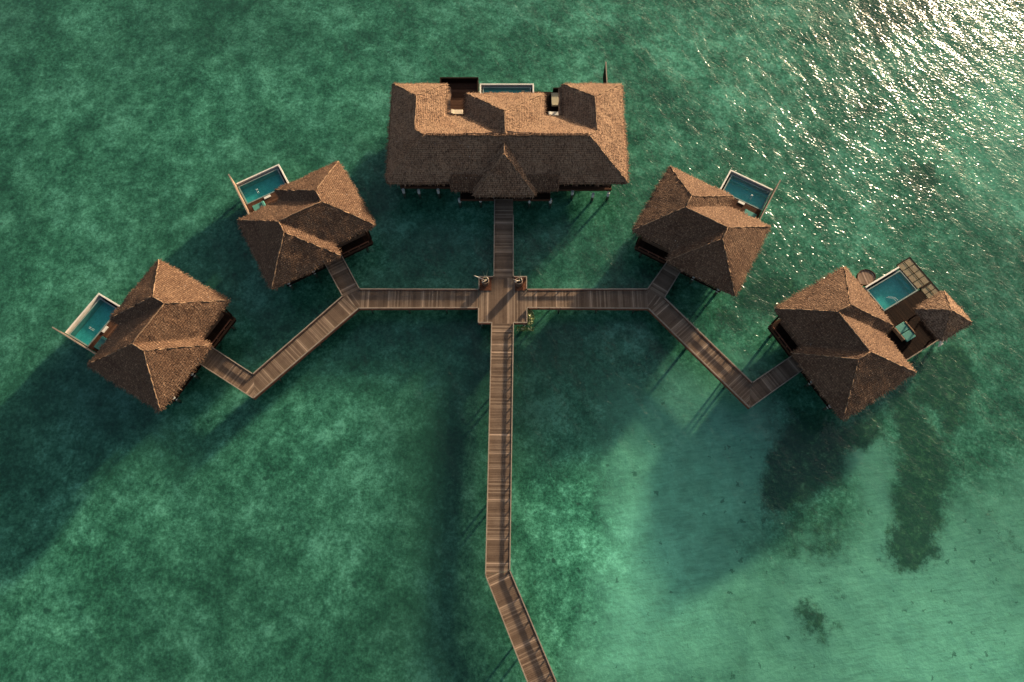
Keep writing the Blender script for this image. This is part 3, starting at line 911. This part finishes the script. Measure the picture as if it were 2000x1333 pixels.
# ------------------------------------------------------------------ the wide villa
def wide_villa():
    t = thing("overwater_villa", "wide thatched villa on stilts at the top, with three roof wings and an entrance hip", "villa", (-0.6, 45.25, 0), 0, "thatched villas on stilts")
    ox, oy = -0.6, 45.25
    k = 0.587; ze = 4.2
    xl, xr, ys, yn, yt = -13.7, 12.6, 40.9, 49.6, 54.1
    mh = (yn - ys) / 2; ym = ys + mh; zr = ze + mh * k
    wl0, wl1 = -13.65, -7.4; wr0, wr1 = 5.75, 12.6
    def wing(a, b):
        h = (b - a) / 2; return (a + h, h, ze + h * k)
    xw, hw, zw = wing(xl, wl1); xe, he, zw2 = wing(wr0, xr)
    c0, c1 = -5.26, 3.7; xc, hc, zc = wing(c0, c1)
    ytc = 52.78
    f = []
    # wing ridges run south until they meet the main hips
    def at_(x, y, z): return (x, y, z)
    RL, RR = (xl + mh, ym, zr), (xr - mh, ym, zr)
    jL = (xw, ys + hw, zw)      # not used directly
    # west wing ridge meets the west slope at x = xw
    wjy = yn - hw                                      # where the inner slope's valley reaches wing ridge height on the main north slope
    WJ = (xw, wjy, zw)
    EJ = (xe, yn - he, zw2)
    # south slope
    f.append([(xl, ys, ze), (xr, ys, ze), RR, RL])
    # west slope (end of main + wing outer)
    f.append([(xl, yt, ze), (xl, ys, ze), RL, WJ, (xw, yt - hw, zw)])
    f.append([(xr, ys, ze), (xr, yt, ze), (xe, yt - he, zw2), EJ, RR])
    # wing ends and inner slopes
    f.append([(wl1, yt, ze), (xl, yt, ze), (xw, yt - hw, zw)])
    f.append([(wl1, yn, ze), (wl1, yt, ze), (xw, yt - hw, zw), WJ])
    f.append([(xr, yt, ze), (wr0, yt, ze), (xe, yt - he, zw2)])
    f.append([(wr0, yt, ze), (wr0, yn, ze), EJ, (xe, yt - he, zw2)])
    # north slope in two parts split by the centre wing
    zc = zr
    CJ = (xc, ym, zr); CP = (xc, ytc - hc, zc)
    f.append([(c0, yn, ze), (wl1, yn, ze), WJ, RL, CJ])
    f.append([(wr0, yn, ze), (c1, yn, ze), CJ, RR, EJ])
    f.append([(c1, ytc, ze), (c0, ytc, ze), CP])
    f.append([(c0, ytc, ze), (c0, yn, ze), CJ, CP])
    f.append([(c1, yn, ze), (c1, ytc, ze), CP, CJ])
    loc = [[(p[0] - ox, p[1] - oy, p[2]) for p in g] for g in f]
    thatch("roof", loc, t, 21, tufts=24)
    # projecting eave and entrance hip, laid over the south slope
    def L(p): return (p[0] - ox, p[1] - oy, p[2])
    e0, e1 = -6.7, 5.0; ye = 40.2; zl = 3.87
    thatch("lower_eave", [[L((e0, ye, zl)), L((e1, ye, zl)), L((e1, 41.5, zl + 1.3 * k + 0.10)), L((e0, 41.5, zl + 1.3 * k + 0.10))]], t, 22, 0.25, 45)
    gx0, gx1, gy = -4.25, 2.55, 39.45; hx = (gx1 - gx0) / 2; gz = 3.95; ap = (gx0 + hx, gy + 3.7, gz + hx * 0.72)
    bk = (gx0 + hx, 44.6, ap[2])
    thatch("entrance_hip", [[L((gx0, gy, gz)), L((gx1, gy, gz)), L(ap)],
                            [L((gx0, 40.9, gz)), L((gx0, gy, gz)), L(ap), L(bk)],
                            [L((gx1, gy, gz)), L((gx1, 40.9, gz)), L(bk), L(ap)]], t, 23, 0.28, 45)
    # floors
    floor_slab(t, [(x - ox, y - oy) for x, y in [(-12.6, 42.1), (-5.8, 42.1), (-5.8, 40.5), (4.3, 40.5), (4.3, 41.8), (11.2, 41.8), (11.2, 53.4), (4.2, 53.4), (4.2, 55.2), (2.62, 55.2), (2.62, 53.0), (-4.05, 53.0), (-4.05, 56.6), (-8.5, 56.6), (-8.5, 53.4), (-12.6, 53.4)]])
    boards_deck(t, [(x - ox, y - oy) for x, y in [(-12.5, 42.2), (11.1, 42.2), (11.1, 53.0), (-12.5, 53.0)]], (1, 0), "floor", seed=7, z=1.555)
    boards_deck(t, [(x - ox, y - oy) for x, y in [(-5.7, 40.55), (4.2, 40.55), (4.2, 42.19), (-5.7, 42.19)]], (0, 1), "porch", seed=8, z=1.56)
    boards_deck(t, [(x - ox, y - oy) for x, y in [(-8.45, 49.5), (-4.05, 49.5), (-4.05, 56.5), (-8.45, 56.5)]], (0, 1), "terrace", 'terrace', seed=9, z=1.605)
    boards_deck(t, [(x - ox, y - oy) for x, y in [(2.66, 49.5), (6.6, 49.5), (6.6, 55.1), (2.66, 55.1)]], (0, 1), "terrace", 'darkwood', seed=10, z=1.605)
    wn_ = [('s', -11 - ox, -9.2 - ox, 2.3, 3.6), ('s', 6.4 - ox, 9.4 - ox, 2.3, 3.6), ('s', -1.9 - ox, 0.2 - ox, 1.6, 3.7), ('n', -6.9 - ox, -5.4 - ox, 1.6, 3.7), ('n', 4.0 - ox, 5.5 - ox, 1.6, 3.7), ('w', -1.2, 1.2, 2.3, 3.6), ('e', -1.2, 1.2, 2.3, 3.6)]
    wall_box(t, -12.0 - ox, 11.0 - ox, 42.6 - oy, 48.9 - oy, 1.57, 4.35, wn_)
    wall_box(t, -12.0 - ox, -8.5 - ox, 48.91 - oy, 53.0 - oy, 1.57, 4.2, [('n', -11.4 - ox, -9.2 - ox, 1.6, 3.7)])
    wall_box(t, 7.0 - ox, 11.0 - ox, 48.91 - oy, 53.0 - oy, 1.57, 4.2, [('n', 7.6 - ox, 10.4 - ox, 1.6, 3.7)])
    wall_box(t, -4.2 - ox, 2.6 - ox, 48.91 - oy, 51.6 - oy, 1.57, 4.2, [('n', -3.4 - ox, 1.8 - ox, 1.6, 3.7)])
    # pool between the wings
    ys_, ye_ = 51.9 - oy, 56.15 - oy
    pool(t, -3.85 - ox, 2.6 - ox, ys_, ye_, ('x-', 'x+', 'y+'))
    # parapets round the west terrace
    m = MB()
    m.box(-8.55 - ox, -3.98 - ox, 56.45 - oy, 56.62 - oy, 1.1, 2.35)
    m.box(-8.55 - ox, -8.4 - ox, 52.0 - oy, 56.44 - oy, 1.1, 2.35)
    m.box(-4.13 - ox, -3.98 - ox, 52.0 - oy, 56.44 - oy, 1.1, 2.2)
    m.build("terrace_parapet", M['darkwood'], t)
    m = MB()
    m.box(4.85 - ox, 6.6 - ox, 55.0 - oy, 55.15 - oy, 1.1, 2.3)
    m.build("terrace_parapet", M['darkwood'], t)
    slat_screen(t, 11.0 - ox, 53.0 - oy, 57.75 - oy, 1.1, 3.6).material_slots[0].material = M['darkwood']
    # porch rails each side of the walkway
    m = MB()
    for a, b in ((-3.65, -1.95), (0.2, 2.1)):
        m.bar((a - ox, 40.62 - oy, 2.0), (b - ox, 40.62 - oy, 2.0), 0.08, 0.10)
        for x in (a + 0.06, (a + b) / 2, b - 0.06): m.bar((x - 0.04 - ox, 40.62 - oy, 1.9), (x + 0.04 - ox, 40.62 - oy, 1.9), 0.07, 0.3)
    m.build("porch_rail", M['rail'], t)
    for x, y in ((-3.9, 40.75), (2.2, 40.75), (-12.3, 42.3), (11.0, 42.0), (-8.6, 53.2), (6.2, 53.2), (-12.3, 53.2), (11.0, 53.2)):
        MB().box(x - 0.09 - ox, x + 0.09 - ox, y - 0.09 - oy, y + 0.09 - oy, 1.6, 4.0).build("post", M['darkwood'], t)
    pts = []
    for px, py in ((788, 376), (818, 377), (856, 376), (897.6, 394), (938.5, 393), (1034, 395), (1075, 395), (1118, 379), (1158, 384), (1188, 382)):
        x, y = at(px, py, 0.9); pts.append((x - ox, y + 0.1 - oy))
    for x in (-11, -5, 0.5, 6, 10.6):
        for y in (46.5, 52.6): pts.append((x - ox, y - oy))
    pts += [(-8.2 - ox, 56.2 - oy), (-4.3 - ox, 56.2 - oy), (2.3 - ox, 55.9 - oy), (4.1 - ox, 55 - oy), (-0.7 - ox, 55.9 - oy)]
    piles(t, pts)
    m = MB()
    for y in (42.3, 46.5, 52.6): m.bar((-12.4 - ox, y - oy, 1.155), (11.0 - ox, y - oy, 1.155), 0.16, 0.16)
    m.build("beam", M['redwood'], t)
    return t
wide_villa()

# loose things on the terraces -------------------------------------------------
def daybed(label, loc, rz, L=1.5, Wd=0.9, cm='teal', group=None, sides=False, h=0.34):
    t = thing("daybed", label, "daybed", loc, rz, group)
    m = MB(); m.box(-L / 2, L / 2, -Wd / 2, Wd / 2, 0.10, h - 0.08)
    for sx in (-1, 1):
        for sy in (-1, 1): m.box(sx * (L / 2 - 0.1) - 0.04, sx * (L / 2 - 0.1) + 0.04, sy * (Wd / 2 - 0.1) - 0.04, sy * (Wd / 2 - 0.1) + 0.04, 0.005, 0.10)
    m.build("frame", M['darkwood'], t)
    if sides:
        for s in (-1, 1):
            MB().box(-L / 2 + 0.1, L / 2 - 0.35, s * (Wd / 2 + 0.03), s * (Wd / 2 + 0.13), 0.02, h + 0.12).build("armrest", M['tan'], t, 0.01)
    n = 2 if sides else 1
    for i in range(n):
        a = -L / 2 + 0.03 + i * (L / n); b = a + L / n - 0.07
        MB().box(a, b, -Wd / 2 + 0.03, Wd / 2 - 0.03, h - 0.078, h + 0.06).build("cushion", M[cm], t, 0.03)
    if not sides:
        MB().box(-L / 2 + 0.06, -L / 2 + 0.34, -Wd / 2 + 0.06, Wd / 2 - 0.06, h + 0.062, h + 0.16).build("pillow", M[cm], t, 0.03)
    return t
daybed("teal cushioned daybed on the lower left villa's terrace, beside its pool", wq(vA, 10.1, 5.82, 1.605, -1), vA.rotation_euler.z, 1.45, 0.95)
daybed("teal cushioned daybed on the upper left villa's terrace, beside its pool", wq(vB, 9.95, 5.85, 1.605, -1), vB.rotation_euler.z, 1.45, 0.95)
daybed("teal cushioned daybed on the upper right villa's terrace, beside its pool", wq(vD, 10.1, 5.6, 1.605, 1), vD.rotation_euler.z, 1.45, 0.95)
daybed("double teal daybed with tan armrests on the far right villa's dark terrace", wq(vE, 8.67, 7.42, 1.605, 1), vE.rotation_euler.z, 1.95, 1.25, 'teal', None, True, 0.42)
daybed("khaki cushioned lounger beside the wide villa's right-hand roof wing", (5.35, 53.7, 1.61), rad(90), 2.0, 1.5, 'khaki', None, False, 0.34)
x, y = at(892, 223, 2.0)
daybed("cream bench behind the wide villa's left terrace, against the roof edge", (x, y + 0.3, 1.61), 0, 1.5, 0.7, 'cream', None, False, 0.34)
x, y = at(1083, 225, 2.0)
b_ = daybed("white bench beyond the khaki lounger, against the wide villa's roof edge", (x, y + 0.2, 1.61), 0, 1.5, 0.6, 'stone', None, False, 0.34)

# gazebo and net of the far right villa ---------------------------------------
def gazebo():
    cx, cy = 9.27, 10.5
    g = thing("thatched_gazebo", "small square thatched gazebo on posts at the outer corner of the dark terrace", "gazebo", wq(vE, cx, cy, 0, 1), vE.rotation_euler.z)
    h = 2.06; ze = 3.9
    c = [(-h, -h, ze), (h, -h, ze), (h, h, ze), (-h, h, ze)]; ap = (0.0, 0.05, 5.35)
    thatch("roof", [[c[i], c[(i + 1) % 4], ap] for i in range(4)], g, 31, 0.26, 55)
    for sx in (-1, 1):
        for sy in (-1, 1):
            MB().box(sx * 1.45 - 0.07, sx * 1.45 + 0.07, sy * 1.45 - 0.07, sy * 1.45 + 0.07, 1.607, 3.95).build("post", M['darkwood'], g)
    m = MB(); m.box(-1.2, 1.2, 0.5, 1.3, 1.607, 2.0)
    m.build("bench", M['tan'], g, 0.01)
gazebo()

def net():
    t = thing("hammock_net", "brown hammock net stretched over the water beside the far right pool", "net", (vE.location.x, vE.location.y, 0), vE.rotation_euler.z)
    def q(u, v, z): return (u - 6, v, z)
    z = 1.60
    fr = MB()
    us = (2.33, 5.62, 7.9); v0, v1 = 12.42, 13.9
    fr.bar(q(2.30, v1, z + .05), q(7.9, v1, z + .05), 0.10, 0.16)
    fr.bar(q(2.36, 12.10, z + .05), q(2.36, v1 - .051, z + .05), 0.10, 0.16)
    fr.bar(q(5.72, 12.42, z + .09), q(5.72, v1 - .051, z + .09), 0.20, 0.24)
    fr.bar(q(7.9, 12.42, z + .05), q(7.9, v1 - .051, z + .05), 0.10, 0.16)
    fr.bar(q(2.42, 12.07, z + .05), q(5.61, 12.07, z + .05), 0.08, 0.14)
    fr.build("frame", M['darkwood'], t)
    def panel(u0, u1, va, vb, nu, nv):
        m = MB(); step = 0.10
        u = u0
        while u < u1:
            m.bar(q(u, va, z), q(u, vb, z), 0.055, 0.02); u += step
        v = va
        while v < vb:
            m.bar(q(u0, v, z + .018), q(u1, v, z + .018), 0.055, 0.02); v += step
        nt = m.build("netting", M['cord'], t)
        s = MB()
        for i in range(1, nu):
            uu = u0 + (u1 - u0) * i / nu; s.bar(q(uu, va, z + .045), q(uu, vb, z + .045), 0.06, 0.025)
        for j in range(1, nv):
            vv = va + (vb - va) * j / nv; s.bar(q(u0, vv, z + .072), q(u1, vv, z + .072), 0.06, 0.025)
        s.build("strap", M['darkwood'], nt)
    panel(2.42, 5.61, 12.12, 13.84, 4, 2)
    panel(5.83, 7.84, 12.42, 13.84, 3, 2)
net()

# ------------------------------------------------------------------ boardwalks
RZ = 1.95
def boardwalk(label, poly, direction, rails, pilepts=(), extra=(), seed=0, name="boardwalk", group="boardwalks between the villas", cat="boardwalk", fascia=True):
    cx = sum(p[0] for p in poly) / len(poly); cy = sum(p[1] for p in poly) / len(poly)
    t = thing(name, label, cat, (cx, cy, 0), 0, group)
    def l(p): return (p[0] - cx, p[1] - cy)
    rnd = random.Random(seed)
    m = MB()
    planks(m, [l(p) for p in poly], direction, 1.55, 1.6, 0.165, 0.026, rnd)
    for (ep, ed) in extra: planks(m, [l(p) for p in ep], ed, 1.55, 1.6, 0.165, 0.026, rnd)
    m.build("deck", M['deck'], t)
    m = MB()
    c = Vector((0, 0))
    for pl in [poly] + [e[0] for e in extra]:
        lp = [Vector(l(p)) for p in pl]; cc = sum(lp, Vector((0, 0))) / len(lp)
        ins = [tuple(p + (cc - p).normalized() * 0.06) for p in lp]
        m.prism(ins, 1.30, 1.545)
    m.build("joists", M['redwood'], t)
    for (a, b) in rails:
        a, b = Vector(l(a)), Vector(l(b)); d = (b - a); Ln = d.length; d.normalize()
        r = MB()
        r.bar((a.x - d.x * .045, a.y - d.y * .045, RZ), (b.x + d.x * .045, b.y + d.y * .045, RZ), 0.10, 0.13)
        rail = r.build("railing", M['rail'], t)
        n = max(1, round(Ln / 1.12))
        for i in range(n + 1):
            p = a + d * (Ln * i / n)
            if i == n: p = p - d * 0.05
            if i == 0: p = p + d * 0.05
            q = MB(); q.bar((p.x - d.x * 0.05, p.y - d.y * 0.05, RZ - 0.131), (p.x + d.x * 0.05, p.y + d.y * 0.05, RZ - 0.131), 0.085, RZ - 0.131 - 1.32)
            q.build("rail_post", M['redwood'], rail)
        # kerb under the rail, outside face of the deck
        kk = MB(); kk.bar((a.x, a.y, 1.66), (b.x, b.y, 1.66), 0.07, 0.30); kk.build("kerb", M['redwood'], rail)
    piles(t, [l(p) for p in pilepts], 1.295, 0.095)
    return t

NW = (-1.93, 0.13)      # north walkway edges
PXa, PXb, PYa, PYb = -3.5, 1.55, 25.62, 30.85
WYa, WYb = 27.3, 29.38
jB = (-16.12, 29.42); jBi = (-17.84, 28.62); jBo = (-16.05, 27.24)
jD = (14.32, 29.42); jDi = (16.03, 28.43); jDo = (14.28, 27.22)
aI, aO = (-26.19, 20.04), (-25.84, 17.52)
eI, eO = (24.18, 19.13), (23.64, 16.55)
def ext(p, q, L):
    d = Vector((q[0] - p[0], q[1] - p[1])).normalized()
    return (q[0] + d.x * L, q[1] + d.y * L)
def towards_villa(t, u, v, sg):
    w = wq(t, u, v, 0, sg); return (w[0], w[1])

boardwalk("short shaded boardwalk from the square deck up to the wide villa's entrance", [(NW[0], PYb + .005), (NW[1], PYb + .005), (NW[1], 40.5), (NW[0], 40.5)], (0, 1),
          [((NW[0], PYb + .1), (NW[0], 40.2)), ((NW[1], PYb + .1), (NW[1], 38.2))], [(-1.7, 34), (-0.1, 34), (-1.7, 37.5), (-0.1, 37.5)], seed=1)
boardwalk("straight boardwalk running left from the square deck to the fork", [(PXa - .005, WYa), (PXa - .005, WYb), jB, jBo], (1, 0),
          [((PXa - .1, WYb), jB), ((PXa - .1, WYa), jBo)], [(-7, 27.6), (-11, 27.6), (-15, 27.6), (-7, 29.1), (-11, 29.1)],
          extra=[([(jB[0] - .004, jB[1]), (jBo[0] - .004, jBo[1]), jBi], (0.8, 0.6))], seed=2)
boardwalk("straight boardwalk running right from the square deck to the fork", [(PXb + .005, WYa), (PXb + .005, WYb), jD, jDo], (1, 0),
          [((PXb + .1, WYb), jD), ((PXb + .1, WYa), jDo)], [(5, 27.6), (9, 27.6), (13, 27.6), (5, 29.1), (9, 29.1)],
          extra=[([(jD[0] + .004, jD[1]), (jDo[0] + .004, jDo[1]), jDi], (-0.8, 0.6))], seed=3)
def diag(label, i0, o0, i1, o1, seed, rails=True, pil=2, endpad=0.0, railfrac=1.0, group_kw=None):
    d = Vector((i1[0] + o1[0] - i0[0] - o0[0], i1[1] + o1[1] - i0[1] - o0[1]))
    pp = []
    for k in range(1, pil + 1):
        f = k / (pil + 0.5)
        for a, b in ((i0, i1), (o0, o1)):
            x = a[0] + (b[0] - a[0]) * f; y = a[1] + (b[1] - a[1]) * f
            cx = (i0[0] + (i1[0] - i0[0]) * f + o0[0] + (o1[0] - o0[0]) * f) / 2; cy = (i0[1] + (i1[1] - i0[1]) * f + o0[1] + (o1[1] - o0[1]) * f) / 2
            pp.append((x * .6 + cx * .4, y * .6 + cy * .4))
    def fr(a, b): return (a[0] + (b[0] - a[0]) * railfrac, a[1] + (b[1] - a[1]) * railfrac)
    return boardwalk(label, [i0, o0, o1, i1], d, [(i0, fr(i0, i1)), (o0, fr(o0, o1))] if rails else [], pp, seed=seed)
diag("long slanting boardwalk between the left fork and the elbow near the lower left villa", jBi, jBo, aI, aO, 4)
diag("long slanting boardwalk between the right fork and the elbow near the far right villa", jDi, jDo, eI, eO, 5)
diag("short boardwalk from the elbow up to the lower left villa's entrance", aI, aO, ext(aI, (-30.59, 22.79), 1.6), ext(aO, (-31.41, 20.94), 0.6), 6, pil=1)
diag("short boardwalk from the elbow up to the far right villa's entrance", eI, eO, ext(eI, (28.39, 21.86), 1.6), ext(eO, (29.17, 20.29), 0.9), 7, pil=1)
diag("short boardwalk from the left fork up to the upper left villa's entrance", jB, jBi, ext(jB, (-18.01, 32.77), 1.2), ext(jBi, (-19.64, 31.68), 1.2), 8, pil=1)
diag("short boardwalk from the right fork up to the upper right villa's entrance", jDi, jD, ext(jDi, (17.6, 30.9), 1.2), ext(jD, (15.95, 31.66), 1.4), 9, pil=1)
S0, S1 = (-2.1, PYa - .005), (0.15, PYa - .005)
S2, S3 = (-2.42, 0.80), (-0.2, 1.22)
boardwalk("long straight boardwalk running down from the square deck to the bend", [S0, S1, S3, S2], (0.015, 1), [(S0, S2), (S1, S3)],
          [(-1.5, y) for y in (19, 8.5)] + [(-0.7, y) for y in (19, 8.5)], seed=10)
S4, S5 = ext(S2, (1.36, -8.03), 6), ext(S3, (3.88, -8.03), 6)
diag("slanting boardwalk below the bend, leaving the picture at the bottom", S2, S3, S4, S5, 11)

# square deck
def plaza():
    poly = [(PXa, PYa), (PXb, PYa), (PXb, PYb), (PXa, PYb)]
    t = boardwalk("square timber deck where the four boardwalks meet, with two corner urns", poly, (1, 0),
        [((PXa, PYb), (NW[0] - .08, PYb)), ((NW[1] + .08, PYb), (PXb, PYb)), ((PXa, WYb + .1), (PXa, PYb - .1)), ((PXb, WYb + .1), (PXb, PYb - .1)),
         ((PXa, PYa + .1), (PXa, WYa - .1)), ((PXb, PYa + .1), (PXb, WYa - .1)), ((PXa, PYa), (S0[0] - .08, PYa)), ((S1[0] + .08, PYa), (PXb, PYa))],
        [(-3.2, 25.9), (1.25, 25.9), (-3.2, 30.5), (1.25, 30.5), (-1, 28.2)], seed=12, name="square_deck", group=None, cat="deck")
    cx, cy = (PXa + PXb) / 2, (PYa + PYb) / 2
    for x0, x1 in ((PXa + .08, -2.2), (0.3, PXb - .08)):
        MB().box(x0 - cx, x1 - cx, 29.35 - cy, PYb - .08 - cy, 1.604, 1.66).build("planting_bed", M['soil'], t)
plaza()

def urn(label, x, y, seed, limbs, reeds):
    t = thing("driftwood_urn", label, "urn", (x, y, 1.662), 0)
    m = MB().lathe([(0.20, 0.0), (0.30, 0.12), (0.39, 0.42), (0.41, 0.68), (0.37, 0.90), (0.345, 0.99), (0.36, 1.03), (0.32, 1.035), (0.315, 0.9)], 0, 0, 24)
    m.build("urn_body", M['urn'], t, 0, True)
    MB().lathe([(0.322, 1.036), (0.375, 1.034), (0.385, 1.055), (0.36, 1.08), (0.33, 1.07), (0.322, 1.04)], 0, 0, 24, False).build("urn_lip", M['lip'], t, 0, True)
    MB().lathe([(0.31, 0.905), (0.31, 0.93), (0.05, 0.95)], 0, 0, 16).build("earth_fill", M['void'], t)
    for pts, r in limbs:
        n = len(pts)
        MB().tube(pts, [r * (1 - 0.62 * i / (n - 1)) for i in range(n)], 7).build("driftwood_limb", M['drift'], t, 0, True)
    for p in reeds:
        MB().tube([(0.05, 0.05, 0.9), (p[0] * .5, p[1] * .5, 0.9 + (p[2] - .9) * .6), p], [0.014, 0.012, 0.005], 5).build("reed", M['reed'], t)
urn("clay urn on the square deck's upper left corner, its driftwood limb reaching left", -2.80, 30.05, 1,
    [([(0.05, 0.0, 0.8), (-0.05, -0.05, 1.15), (-0.45, 0.08, 1.35), (-0.85, 0.2, 1.5), (-1.15, 0.25, 1.62)], 0.085),
     ([(0.1, 0.0, 0.8), (0.1, -0.05, 1.2), (-0.12, -0.25, 1.35), (-0.32, -0.42, 1.42)], 0.08),
     ([(0.2, 0.05, 0.9), (0.26, 0.22, 1.2), (0.1, 0.34, 1.35), (-0.12, 0.30, 1.42)], 0.05)],
    [(-0.25, 0.7, 2.0), (0.35, 0.75, 2.2), (0.2, 0.6, 1.9), (-0.1, 0.65, 1.7)])
urn("clay urn on the square deck's upper right corner, beside the right-hand boardwalk", 0.72, 29.98, 2,
    [([(0.0, 0.0, 0.8), (0.05, -0.02, 1.2), (-0.2, -0.15, 1.4), (-0.45, -0.3, 1.45)], 0.085),
     ([(0.2, 0.0, 0.85), (0.3, 0.15, 1.2), (0.2, 0.32, 1.4), (0.0, 0.36, 1.45)], 0.05),
     ([(-0.1, 0.0, 0.9), (-0.35, 0.1, 1.1), (-0.62, 0.12, 1.15)], 0.035)],
    [(0.02, 1.0, 2.5), (0.28, 0.9, 2.2), (0.2, 0.5, 1.8)])

def shrub():
    rnd = random.Random(5)
    t = thing("leafy_shrub", "pale green leafy shrub beside the square deck's lower right corner", "shrub", (1.95, 26.55, 0))
    m = MB()
    for i in range(9):
        a = rnd.uniform(0, 6.28); r = rnd.uniform(0.2, 0.7)
        m.tube([(0, 0, -0.6), (r * .4 * math.cos(a), r * .6 * math.sin(a), 0.5), (r * math.cos(a), 1.1 * r * math.sin(a), rnd.uniform(0.9, 1.5))], [0.03, 0.02, 0.008], 5)
    m.build("stem", M['reed'], t)
    V = []; F = []
    for i in range(560):
        a = rnd.uniform(0, 6.28); r = 0.72 * math.sqrt(rnd.random()); z = rnd.uniform(0.7, 1.55) - 0.3 * r
        c = Vector((r * 0.62 * math.cos(a) - 0.05, 1.15 * r * math.sin(a), z))
        if i % 4 == 0: c = Vector((rnd.uniform(-1.4, 0.3), -1.15 + rnd.uniform(-.25, .2), rnd.uniform(0.5, 1.0)))
        n = Vector((rnd.gauss(0, .5), rnd.gauss(0, .5), 1)).normalized(); d = n.orthogonal().normalized()
        d.rotate(Matrix.Rotation(rnd.uniform(0, 6.28), 3, n)); s = n.cross(d)
        L = rnd.uniform(0.09, 0.18); w = L * 0.3; k = len(V)
        V += [tuple(c - d * L), tuple(c + s * w), tuple(c + d * L), tuple(c - s * w)]; F.append((k, k + 1, k + 2, k + 3))
    me = bpy.data.meshes.new("foliage"); me.from_pydata(V, [], F); link("foliage", me, M['leaf'], t)
shrub()
